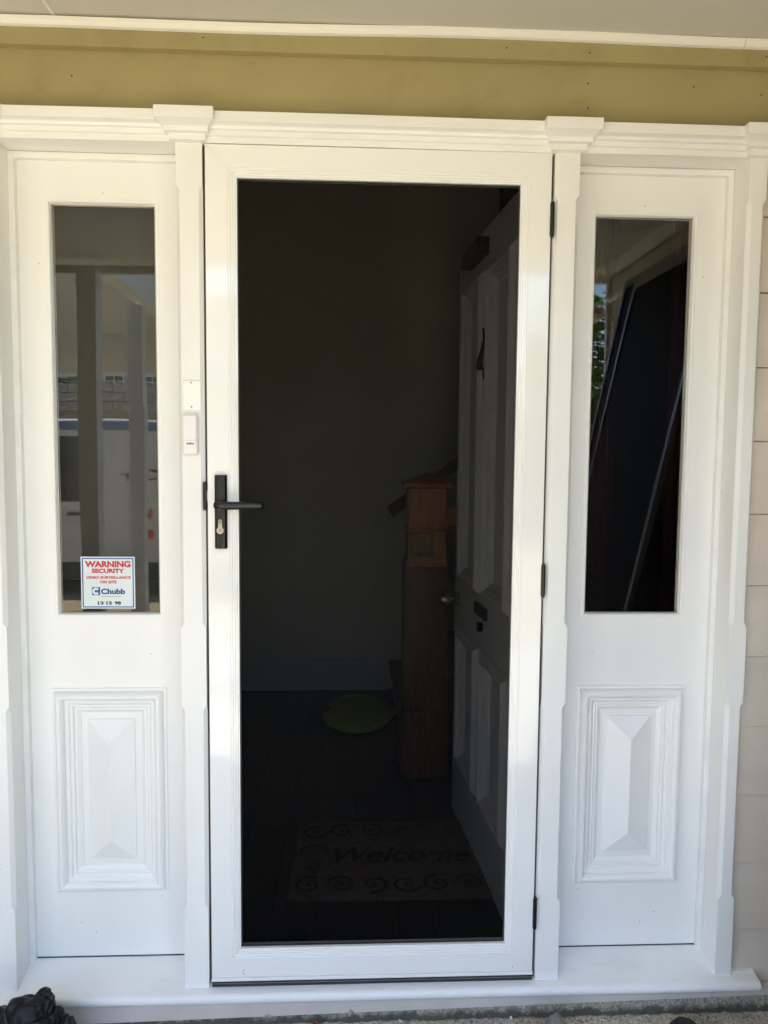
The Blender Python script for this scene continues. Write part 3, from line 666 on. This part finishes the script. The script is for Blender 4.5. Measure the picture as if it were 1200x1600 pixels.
# stair climbing to the right behind the newel
sr = empty('staircase', (0.17, 1.47, FZ), label='dark timber staircase climbing to the right behind the newel post', cat='staircase')
for k in range(6):
    bx('riser', 'darkwood', 0.24 * k + 0.02, 0.24 * k + 0.045, 0.03, 1.06, 0.18 * k, 0.18 * (k + 1) - 0.0305, sr, 0)
    bx('tread', 'darkwood', 0.24 * k, 0.24 * (k + 1) + 0.03, 0.03, 1.06, 0.18 * (k + 1) - 0.030, 0.18 * (k + 1), sr, 0.003)
q = BM(); v = [q.verts.new(p) for p in ((0, 0, 0), (0.14, 0, 0), (1.44, 0, 0.98), (1.44, 0, 1.30), (-0.0, 0, 0.22), (0, 0.028, 0), (0.14, 0.028, 0), (1.44, 0.028, 0.98), (1.44, 0.028, 1.30), (-0.0, 0.028, 0.22))]
q.faces.new(v[:5]); q.faces.new(v[5:][::-1])
for i in range(5): q.faces.new((v[i], v[(i + 1) % 5], v[5 + (i + 1) % 5], v[5 + i]))
obj('stringer', q, 'darkwood', sr)
hr = empty('handrail', label='dark timber handrail rising to the right behind the newel cap', cat='handrail')
ang = math.atan2(0.75, 1.0)
def bar(name, p0, length, w_, h_, mat, parent):
    q = BM(); mt = Matrix.Translation(p0) @ Matrix.Rotation(-ang, 4, 'Y'); box(q, 0, length, -w_ / 2, w_ / 2, -h_ / 2, h_ / 2, mt); return obj(name, q, mat, parent, bevel=0.006)
bar('wall_rail', (0.165, 2.46, 1.135), 1.6, 0.05, 0.065, 'darkwood', hr)
bar('newel_rail', (0.345, 1.42, 1.165), 1.2, 0.055, 0.06, 'wood', hr)

# welcome mat
wm = empty('welcome_mat', (0.075, 0.610, FZ), label='brown coir door mat with Welcome lettering and black scrolls on the hall floor', cat='door mat')
bx('mat_pile', 'coir', -0.335, 0.335, -0.250, 0.250, 0.0005, 0.014, wm, 0.004)
text_mesh('lettering', 'Welcome', 'matink', wm, -0.19, 0.285, -0.045, 0.060, 0.0150, bold=0.02, shear=0.35, flat=True, depth=0.001)
def scroll(cx_, cy_, r, turns, a0, sgn_, wdt=0.007):
    q = BM(); n = 44; A = []; B2 = []
    for i in range(n + 1):
        t = i / n; rad = r * (1 - 0.82 * t); a = a0 + sgn_ * turns * 2 * math.pi * t; ww = wdt * (1 - 0.5 * t)
        A.append(q.verts.new((cx_ + (rad + ww) * math.cos(a), cy_ + (rad + ww) * math.sin(a), 0.0152))); B2.append(q.verts.new((cx_ + (rad - ww) * math.cos(a), cy_ + (rad - ww) * math.sin(a), 0.0152)))
    for i in range(n): q.faces.new((A[i], A[i + 1], B2[i + 1], B2[i]))
    e_ = [bmesh.ops.create_uvsphere(q, u_segments=8, v_segments=4, radius=wdt * 1.3, matrix=Matrix.Translation((cx_, cy_, 0.0150)) @ Matrix.Diagonal((1, 1, .1, 1)))]
    return obj('scroll', q, 'matink', wm)
for i, x_ in enumerate((-0.27, -0.165, -0.06, 0.045, 0.15, 0.255)):
    scroll(x_, 0.175, 0.050, 1.3, i * 1.1, 1 if i % 2 else -1); scroll(x_, -0.175, 0.050, 1.3, i * 1.7 + 1, -1 if i % 2 else 1)
scroll(-0.27, 0.03, 0.055, 1.3, 0, 1); scroll(-0.27, -0.07, 0.035, 1.2, 2, -1)
# green oval cushion
q = BM(); n = 48; rim = []
for lv, (s, z) in enumerate(((1.0, 0.004), (1.03, 0.020), (0.97, 0.036), (0.6, 0.046), (0.2, 0.048))):
    ring = []
    for i in range(n):
        a = 2 * math.pi * i / n; r = 1.0
        d = abs((a - math.pi * 0.93 + math.pi) % (2 * math.pi) - math.pi)
        if d < 0.33: r = 1 - 0.30 * (1 - d / 0.33)
        d2 = abs((a + math.pi) % (2 * math.pi) - math.pi)
        if d2 < 0.35: r = 1 + 0.14 * (1 - d2 / 0.35)
        ring.append(q.verts.new((0.185 * r * s * math.cos(a), 0.27 * r * s * math.sin(a), z)))
    rim.append(ring)
for A, B2 in zip(rim, rim[1:]):
    for i in range(n): q.faces.new((A[i], A[(i + 1) % n], B2[(i + 1) % n], B2[i]))
q.faces.new(rim[0][::-1]); q.faces.new(rim[-1])
o = obj('floor_cushion', q, 'green', smooth=True); o.location = (-0.022, 2.06, FZ); tag(o, 'flat green oval floor cushion with a notch, on the hall floor behind the mat', 'cushion')

# ------------------------------------------------------------------ things on the porch floor
def blob(name, parent, mat, c, r, amp=0.25, fr=7.0, seed=0, rot=0.0, sub=4, fold=0.0):
    q = BM(); bmesh.ops.create_icosphere(q, subdivisions=sub, radius=1.0)
    for v in q.verts:
        p = v.co.copy(); nn = noise.noise(p * fr * 0.3 + Vector((seed, 0, 0))) * amp + abs(noise.noise(p * fr * 0.75 + Vector((0, seed, 3)))) * amp * 0.7
        if fold: nn += fold * (abs(math.sin(p.x * 5 + p.z * 3 + 3 * noise.noise(p * 1.7 + Vector((seed, 5, 1))))) - 0.5)
        v.co = p * (1 + nn)
        v.co.x *= r[0]; v.co.y *= r[1]; v.co.z *= r[2]
    q.transform(Matrix.Translation(c) @ Matrix.Rotation(rot, 4, 'Y'))
    for v in q.verts: v.co.z = max(v.co.z, -0.0495)
    return obj(name, q, mat, parent, smooth=True)
bag = empty('crumpled_bag', (-0.86, -0.15, -0.05), label='crumpled black nylon bag with straps slumped at the left end of the sill', cat='bag')
bi = bag.matrix_basis.inverted() if False else Matrix.Translation((0.86, 0.15, 0.05))
def blb(name, mat, c, r, **k):
    o = blob(name, bag, mat, c, r, **k); o.data.transform(bi); return o
blb('bag_body', 'cloth', (-0.872, -0.135, 0.028), (0.092, 0.06, 0.108), amp=0.12, fr=4, fold=0.13, seed=2, rot=0.55, sub=5)
blb('bag_flap', 'cloth', (-0.822, -0.125, 0.098), (0.030, 0.035, 0.044), amp=0.18, fr=4, fold=0.20, seed=9, rot=0.2, sub=5)
blb('bag_flap', 'cloth', (-0.800, -0.13, 0.050), (0.032, 0.035, 0.052), amp=0.18, fr=4, fold=0.22, seed=5, sub=5)
blb('side_pocket', 'cloth', (-0.767, -0.12, 0.010), (0.028, 0.035, 0.062), amp=0.12, fr=4, fold=0.14, seed=7, sub=5)
def strap(pts, wdt, th, mat='cloth2'):
    q = BM(); A = []
    for i, p in enumerate(pts):
        p = Vector(p); d = (Vector(pts[min(i + 1, len(pts) - 1)]) - Vector(pts[max(i - 1, 0)])).normalized(); s = d.cross(Vector((0, 1, 0.2))).normalized() * wdt / 2; o_ = Vector((0, -th, 0))
        A.append([q.verts.new(x) for x in (p - s, p + s, p + s + o_, p - s + o_)])
    for a, b in zip(A, A[1:]):
        for i in range(4): q.faces.new((a[i], a[(i + 1) % 4], b[(i + 1) % 4], b[i]))
    q.faces.new(A[0]); q.faces.new(A[-1])
    o = obj('strap', q, mat, bag, smooth=False, bevel=0.0006); o.data.transform(bi); return o
strap([(-0.850, -0.176, 0.075), (-0.832, -0.186, 0.098), (-0.812, -0.184, 0.100), (-0.795, -0.178, 0.080)], 0.030, 0.004)
strap([(-0.895, -0.160, 0.120), (-0.880, -0.182, 0.108), (-0.862, -0.194, 0.092), (-0.845, -0.196, 0.078)], 0.008, 0.003)
strap([(-0.782, -0.155, 0.075), (-0.775, -0.165, 0.055), (-0.780, -0.17, 0.02)], 0.006, 0.003)
strap([(-0.752, -0.158, 0.070), (-0.748, -0.162, 0.050), (-0.756, -0.166, 0.030)], 0.003, 0.002, 'silver')

cl = blob('cloth_bundle', None, 'greysuede', (0.466, -0.115, -0.048), (0.036, 0.045, 0.086), amp=0.08, fold=0.02, seed=4); tag(cl, 'grey domed cloth bundle on the concrete below the right door post', 'cloth')
lf = BM()
def leaf_mesh(q, c, L_, W_, rz, curl=0.006):
    n = 8; mid = []; A = []; B2 = []
    for i in range(n + 1):
        t = i / n; ww = W_ * math.sin(math.pi * min(1, t * 0.97 + 0.015)) ** 0.8; x = (t - .5) * L_
        z = curl * math.sin(t * 3.0)
        for lst, y, dz in ((mid, 0, 0), (A, ww, curl), (B2, -ww, curl * .8)):
            lst.append(q.verts.new(Matrix.Translation(c) @ Matrix.Rotation(rz, 4, 'Z') @ Vector((x, y, z + dz))))
    for i in range(n): q.faces.new((mid[i], mid[i + 1], A[i + 1], A[i])); q.faces.new((B2[i], B2[i + 1], mid[i + 1], mid[i]))
leaf_mesh(lf, (-0.148, -0.035, -0.045), 0.055, 0.008, R(-62)); o = obj('dry_leaf', lf, 'leafbrown'); so = o.modifiers.new('t', 'SOLIDIFY'); so.thickness = 0.0006
tag(o, 'curled brown leaf lying on the concrete left of centre below the door', 'leaf')
lf = BM(); leaf_mesh(lf, (0.405, -0.075, -0.040), 0.05, 0.016, R(28)); o = obj('dry_leaf', lf, 'leafbrown'); so = o.modifiers.new('t', 'SOLIDIFY'); so.thickness = 0.0006
tag(o, 'dark brown leaf lying beside the grey cloth bundle', 'leaf')
cap = empty('patterned_shoe', (0.81, -0.11, -0.05), label='black shoe toe with white dashes and a silver flank at the bottom right', cat='shoe')
ci = Matrix.Translation((-0.81, 0.11, 0.05))
o = blob('shoe_upper', cap, 'cloth', (0.806, -0.115, -0.045), (0.046, 0.05, 0.062), amp=0.05, seed=3); o.data.transform(ci)
o = blob('shoe_flank', cap, 'silver', (0.850, -0.112, -0.047), (0.062, 0.035, 0.042), amp=0.10, fold=0.04, seed=6, rot=0.25); o.data.transform(ci)
q = BM(); rnd = random.Random(8)
for (x, z, a_) in ((0.790, -0.001, .6), (0.800, 0.006, -.5), (0.808, 0.001, .7), (0.815, 0.0035, .7), (0.797, -0.008, .6), (0.780, -0.010, .5)):
    d = Vector((x - 0.806, 0, z + 0.045)); yy_ = math.sqrt(max(0.0001, 1 - (d.x / 0.046) ** 2 - (d.z / 0.056) ** 2)) * 0.05
    z += 0.006; mt = Matrix.Translation((x, -0.115 - yy_ - 0.002, z)) @ Matrix.Rotation(a_, 4, 'Y'); box(q, -0.005, 0.005, -0.0015, 0.0035, -0.0012, 0.0012, mt)
o = obj('white_dash', q, 'plastic', cap); o.data.transform(ci)

# ------------------------------------------------------------------ veranda and garden seen in the panes
ew = empty('end_wall', label='beige weatherboard end wall closing the right of the veranda', cat='wall')
bx('wall_core', 'hallwall', 1.372, 1.50, -2.00, 0.0, -0.348, 2.516, ew, 0)
for k in range(13):
    z0 = -0.05 + 0.197 * k; z1 = min(z0 + 0.197, 2.44)
    q = BM(); vs = [q.verts.new(p) for p in ((1.350, -2.01, z0), (1.350, 0.0, z0), (1.359, 0.0, z1), (1.359, -2.01, z1), (1.370, -2.01, z0), (1.370, 0.0, z0), (1.370, 0.0, z1), (1.370, -2.01, z1))]
    for f in ((0, 1, 2, 3), (4, 7, 6, 5), (0, 4, 5, 1), (3, 2, 6, 7), (0, 3, 7, 4), (1, 5, 6, 2)): q.faces.new([vs[i] for i in f])
    obj('weatherboard', q, 'weatherboard', ew)
bx('corner_stop', 'quad', 1.338, 1.50, -2.045, -2.0105, -0.348, 2.50, ew, 0.001)
bx('cornice', 'quad', 1.322, 1.3495, -2.00, -0.02, 2.445, 2.5045, ew, 0.002)
bx('picture_rail', 'quad', 1.330, 1.3495, -2.00, -0.02, 2.30, 2.325, ew, 0.002)
lw = empty('end_wall', label='unseen weatherboard wall added to block light from the left of the veranda', cat='wall')  # out of view, added to cut side light so it comes from the centre
bx('wall_core', 'hallwall', -2.80, -2.672, -2.10, 0.0, -0.348, 2.516, lw, 0)
for k in range(13):
    z0 = -0.05 + 0.197 * k; z1 = min(z0 + 0.197, 2.50)
    bx('weatherboard', 'weatherboard', -2.670, -2.650, -2.11, 0.0, z0 + 0.002, z1, lw, 0)
dp = empty('downpipe', (1.30, -2.10, 2.25), label='cream rounded pipe elbow by the outer corner of the end wall', cat='pipe')
q = BM(); cyl(q, (-0.30, 0, 0.03), (0.0, 0, 0.03), 0.045, n=20); cyl(q, (0, 0, 0.03), (0.035, 0, -0.01), 0.045, n=20); obj('pipe_arm', q, 'quad', dp, smooth=True)
def leaning(y0, y1, xt, zt, xb, name, lab):
    e = empty(name, (xb, (y0 + y1) / 2, -0.05), label=lab, cat='screen door', group='screen doors leaning on the end wall')
    a_ = math.atan2(xt - xb, zt + 0.05); e.rotation_euler = (0, a_, 0); L_ = math.hypot(xt - xb, zt + 0.05); hw = (y1 - y0) / 2
    for nm, (ya, yb, za, zb) in (('stile', (-hw, -hw + .028, 0, L_)), ('stile', (hw - .028, hw, 0, L_)), ('rail', (-hw + .0281, hw - .0281, 0, .06)), ('rail', (-hw + .0281, hw - .0281, L_ - .035, L_)), ('rail', (-hw + .0281, hw - .0281, L_ * .10, L_ * .10 + .03))):
        bx(nm, 'aluminium', -0.011, 0.011, ya, yb, za, zb, e, 0.002)
    bx('screen_panel', 'darkscreen', -0.004, 0.004, -hw + .025, hw - .025, 0.055, L_ - .03, e, 0)
leaning(-1.62, -0.90, 1.300, 2.33, 0.82, 'leaning_screen_door', 'tall dark screen door leaning on the end wall, nearer the street')
leaning(-1.32, -0.52, 1.235, 2.26, 0.735, 'leaning_screen_door', 'dark screen door leaning in front of the two others')
leaning(-1.27, -0.44, 1.325, 2.00, 1.12, 'leaning_screen_door', 'dark screen door leaning on the end wall, nearer the house')

for yy_, lab in ((-2.05, 'square veranda post at the edge of the veranda ceiling'), (-3.06, 'square veranda post standing further out towards the street')):
    e = empty('veranda_post', (-1.475 if yy_ > -3 else -1.50, yy_, -0.05), label=lab, cat='post', group='veranda posts')
    bx('shaft', 'verandapost', -0.05, 0.05, -0.05, 0.05, 0, 2.49, e, 0.003); bx('collar', 'verandapost', -0.058, 0.058, -0.058, 0.058, 2.40, 2.425, e, 0.002)
e = empty('porch_beam', (0, 0, 0), label='white beam running out from the veranda over the outer post', cat='beam'); bx('beam', 'quad', -1.525, -1.425, -3.6, -2.31, 2.47, 2.72, e, 0.003)
aw = empty('canvas_awning', label='beige canvas awning blind hanging beyond the veranda posts', cat='awning')
q = BM(); extrude_x(q, [(-3.66, 2.95), (-3.64, 2.35), (-3.60, 2.33), (-3.60, 2.06), (-3.604, 2.06), (-3.604, 2.332), (-3.644, 2.352), (-3.664, 2.95)], -3.6, -1.25); obj('canvas', q, 'canvas', aw)
q = BM(); cyl(q, (-3.62, -3.60, 2.045), (-1.23, -3.60, 2.045), 0.017, n=14); obj('bottom_bar', q, 'quad', aw)

van = empty('work_van', (-3.1, -7.6, -0.35), label='white work van with blue roof edge and printed side panel parked in front', cat='van')
def vbox(nm, mat, *a, bevel=0.03): return bx(nm, mat, *a, van, bevel)
q = BM(); outl = [(-2.3, 0.18), (-2.35, 0.95), (-2.1, 1.15), (-1.35, 2.05), (-1.0, 2.22), (2.6, 2.24), (2.7, 2.0), (2.72, 0.18)]
A = [q.verts.new((x, 0.0, z)) for x, z in outl]; B2 = [q.verts.new((x, -1.85, z)) for x, z in outl]
q.faces.new(A); q.faces.new(B2[::-1])
for i in range(len(outl)): q.faces.new((A[i], A[(i + 1) % len(outl)], B2[(i + 1) % len(outl)], B2[i]))
obj('body', q, 'vanwhite', van, bevel=0.05)
q = BM(); vs = [q.verts.new(p) for p in ((-1.75, 0.006, 1.20), (-0.35, 0.006, 1.20), (-0.10, 0.006, 2.0), (-1.10, 0.006, 2.0))]; q.faces.new(vs); e_ = bmesh.ops.extrude_face_region(q, geom=q.faces[:]); bmesh.ops.translate(q, vec=(0, -0.02, 0), verts=[v for v in e_['geom'] if isinstance(v, bmesh.types.BMVert)])
obj('side_window', q, 'vanglass', van)
bx('roof_stripe', 'vanblue', -1.0, 2.6, -0.02, 0.012, 2.08, 2.19, van, 0.004)
bx('door_handle', 'black', -0.55, -0.38, 0.0, 0.03, 1.02, 1.06, van, 0.008)
bx('sill_strip', 'rubber', -1.6, 2.6, -0.02, 0.012, 0.19, 0.42, van, 0.004)
for xw in (-1.5, 1.9):
    q = BM(); cyl(q, (xw, -0.25, 0.34), (xw, 0.03, 0.34), 0.34, n=32); wh = obj('wheel', q, 'rubber', van, bevel=0.02); q = BM(); cyl(q, (xw, 0.0, 0.34), (xw, 0.045, 0.34), 0.20, n=24); obj('rim', q, 'steel', wh)
text_mesh('lettering', 'st | Cur', 'ink', van, 1.1, 0.12, 1.42, 1.60, 0.012, depth=0.004)
for (xa, za, w_) in ((0.42, 0.98, .10), (0.60, 0.99, .16), (0.84, 1.0, .12), (0.40, 0.72, .14), (0.62, 0.73, .10), (0.82, 0.74, .18)):
    bx('red_mark', 'red', xa, xa + w_, 0.004, 0.014, za, za + 0.11, van, 0)
# terrace, block wall, neighbouring house, shrubs
tr_ = obj('terrace', box(BM(), -40, 6, -60, -14.3, -0.348, 2.3), 'block'); tag(tr_, kind='structure')
bwl = empty('block_wall', (0, -14.0, 2.30), label='grey concrete block retaining wall below the neighbouring house', cat='wall')
blk = None
for row in range(3):
    for k in range(26):
        x = -11.0 + k * 0.46 + (0.23 if row % 2 else 0)
        if blk is None: blk = bx('block', 'block', 0, 0.445, -0.2, 0, 0, 0.185, bwl, 0.01); blk.location = (x, 0, 0)
        else:
            o = blk.copy(); COL.objects.link(o); o.parent = bwl; o.location = (x, random.uniform(-.01, .01), row * 0.2)
hs = empty('neighbour_house', (-8, -22, 2.3), label='pale blue boarded house with white framed windows across the street', cat='house')
bx('house_wall', 'housewall', -7, 8, -5, 0, 0, 3.6, hs, 0)
for k in range(8): bx('cladding_board', 'housewall', -7, 8, 0.001, 0.03, 0.2 + k * 0.4, 0.585 + k * 0.4, hs, 0)
bx('roof', 'olive', -7.5, 8.5, -5.5, 0.6, 3.6, 3.9, hs, 0)
for xw in (-2.2, -0.9, 0.3, 1.5, 2.7, 3.9):
    wn_ = bx('window', 'plastic', xw, xw + 0.62, 0.031, 0.08, 0.95, 1.75, hs, 0)
    for a_ in (0, 1):
        for b2 in (0, 1): bx('pane', 'windowdark', xw + 0.05 + a_ * 0.28, xw + 0.29 + a_ * 0.28, 0.081, 0.09, 1.0 + b2 * 0.37, 1.32 + b2 * 0.37, wn_, 0)
def shrub(loc, r, n_, label, seed, trunk=0.4):
    e = empty('leafy_shrub', loc, label=label, cat='shrub', group='shrubs beyond the veranda')
    rnd = random.Random(seed); q = BM()
    for i in range(n_):
        d = Vector((rnd.gauss(0, 1), rnd.gauss(0, 1), rnd.gauss(0, 1))).normalized() * (rnd.random() ** 0.45)
        d *= 1 + 0.3 * noise.noise(d * 2.5 + Vector((seed, 0, 0)))
        p = Vector((d.x * r[0], d.y * r[1], trunk + r[2] + d.z * r[2])); s = rnd.uniform(0.03, 0.075) * max(r) ** 0.5
        m4 = Matrix.Translation(p) @ Matrix.Rotation(rnd.uniform(0, 6.3), 4, 'Z') @ Matrix.Rotation(rnd.uniform(-1.2, 1.2), 4, 'X')
        vs = [q.verts.new(m4 @ Vector(v)) for v in ((-s, 0, 0), (0, -s * .45, 0.01), (s, 0, 0), (0, s * .45, 0.01))]; q.faces.new(vs)
    obj('crown', q, 'foliage', e)
    q = BM(); cyl(q, (0, 0, 0), (0, 0, trunk + r[2]), 0.06, 0.02, n=8)
    for k in range(5):
        a = k * 1.3; cyl(q, (0, 0, trunk * .8), (r[0] * .6 * math.cos(a), r[1] * .6 * math.sin(a), trunk + r[2] * 1.3), 0.03, 0.008, n=6)
    obj('trunk', q, 'bark', e)
shrub((3.0, -7.6, -0.35), (1.5, 1.1, 1.75), 9000, 'tall bright green shrub past the outer end of the veranda', 1)
shrub((-8.0, -15.6, 2.3), (2.4, 0.8, 0.55), 3500, 'low shrub on the block wall in front of the white windows', 2, 0.05)
shrub((-6.0, -15.2, 2.3), (1.3, 0.7, 0.35), 2200, 'small flowering shrub on top of the block wall', 3, 0.05)
shrub((-11.5, -13.2, -0.35), (2.2, 1.2, 1.9), 5000, 'broad dark shrub left of the parked van', 4)
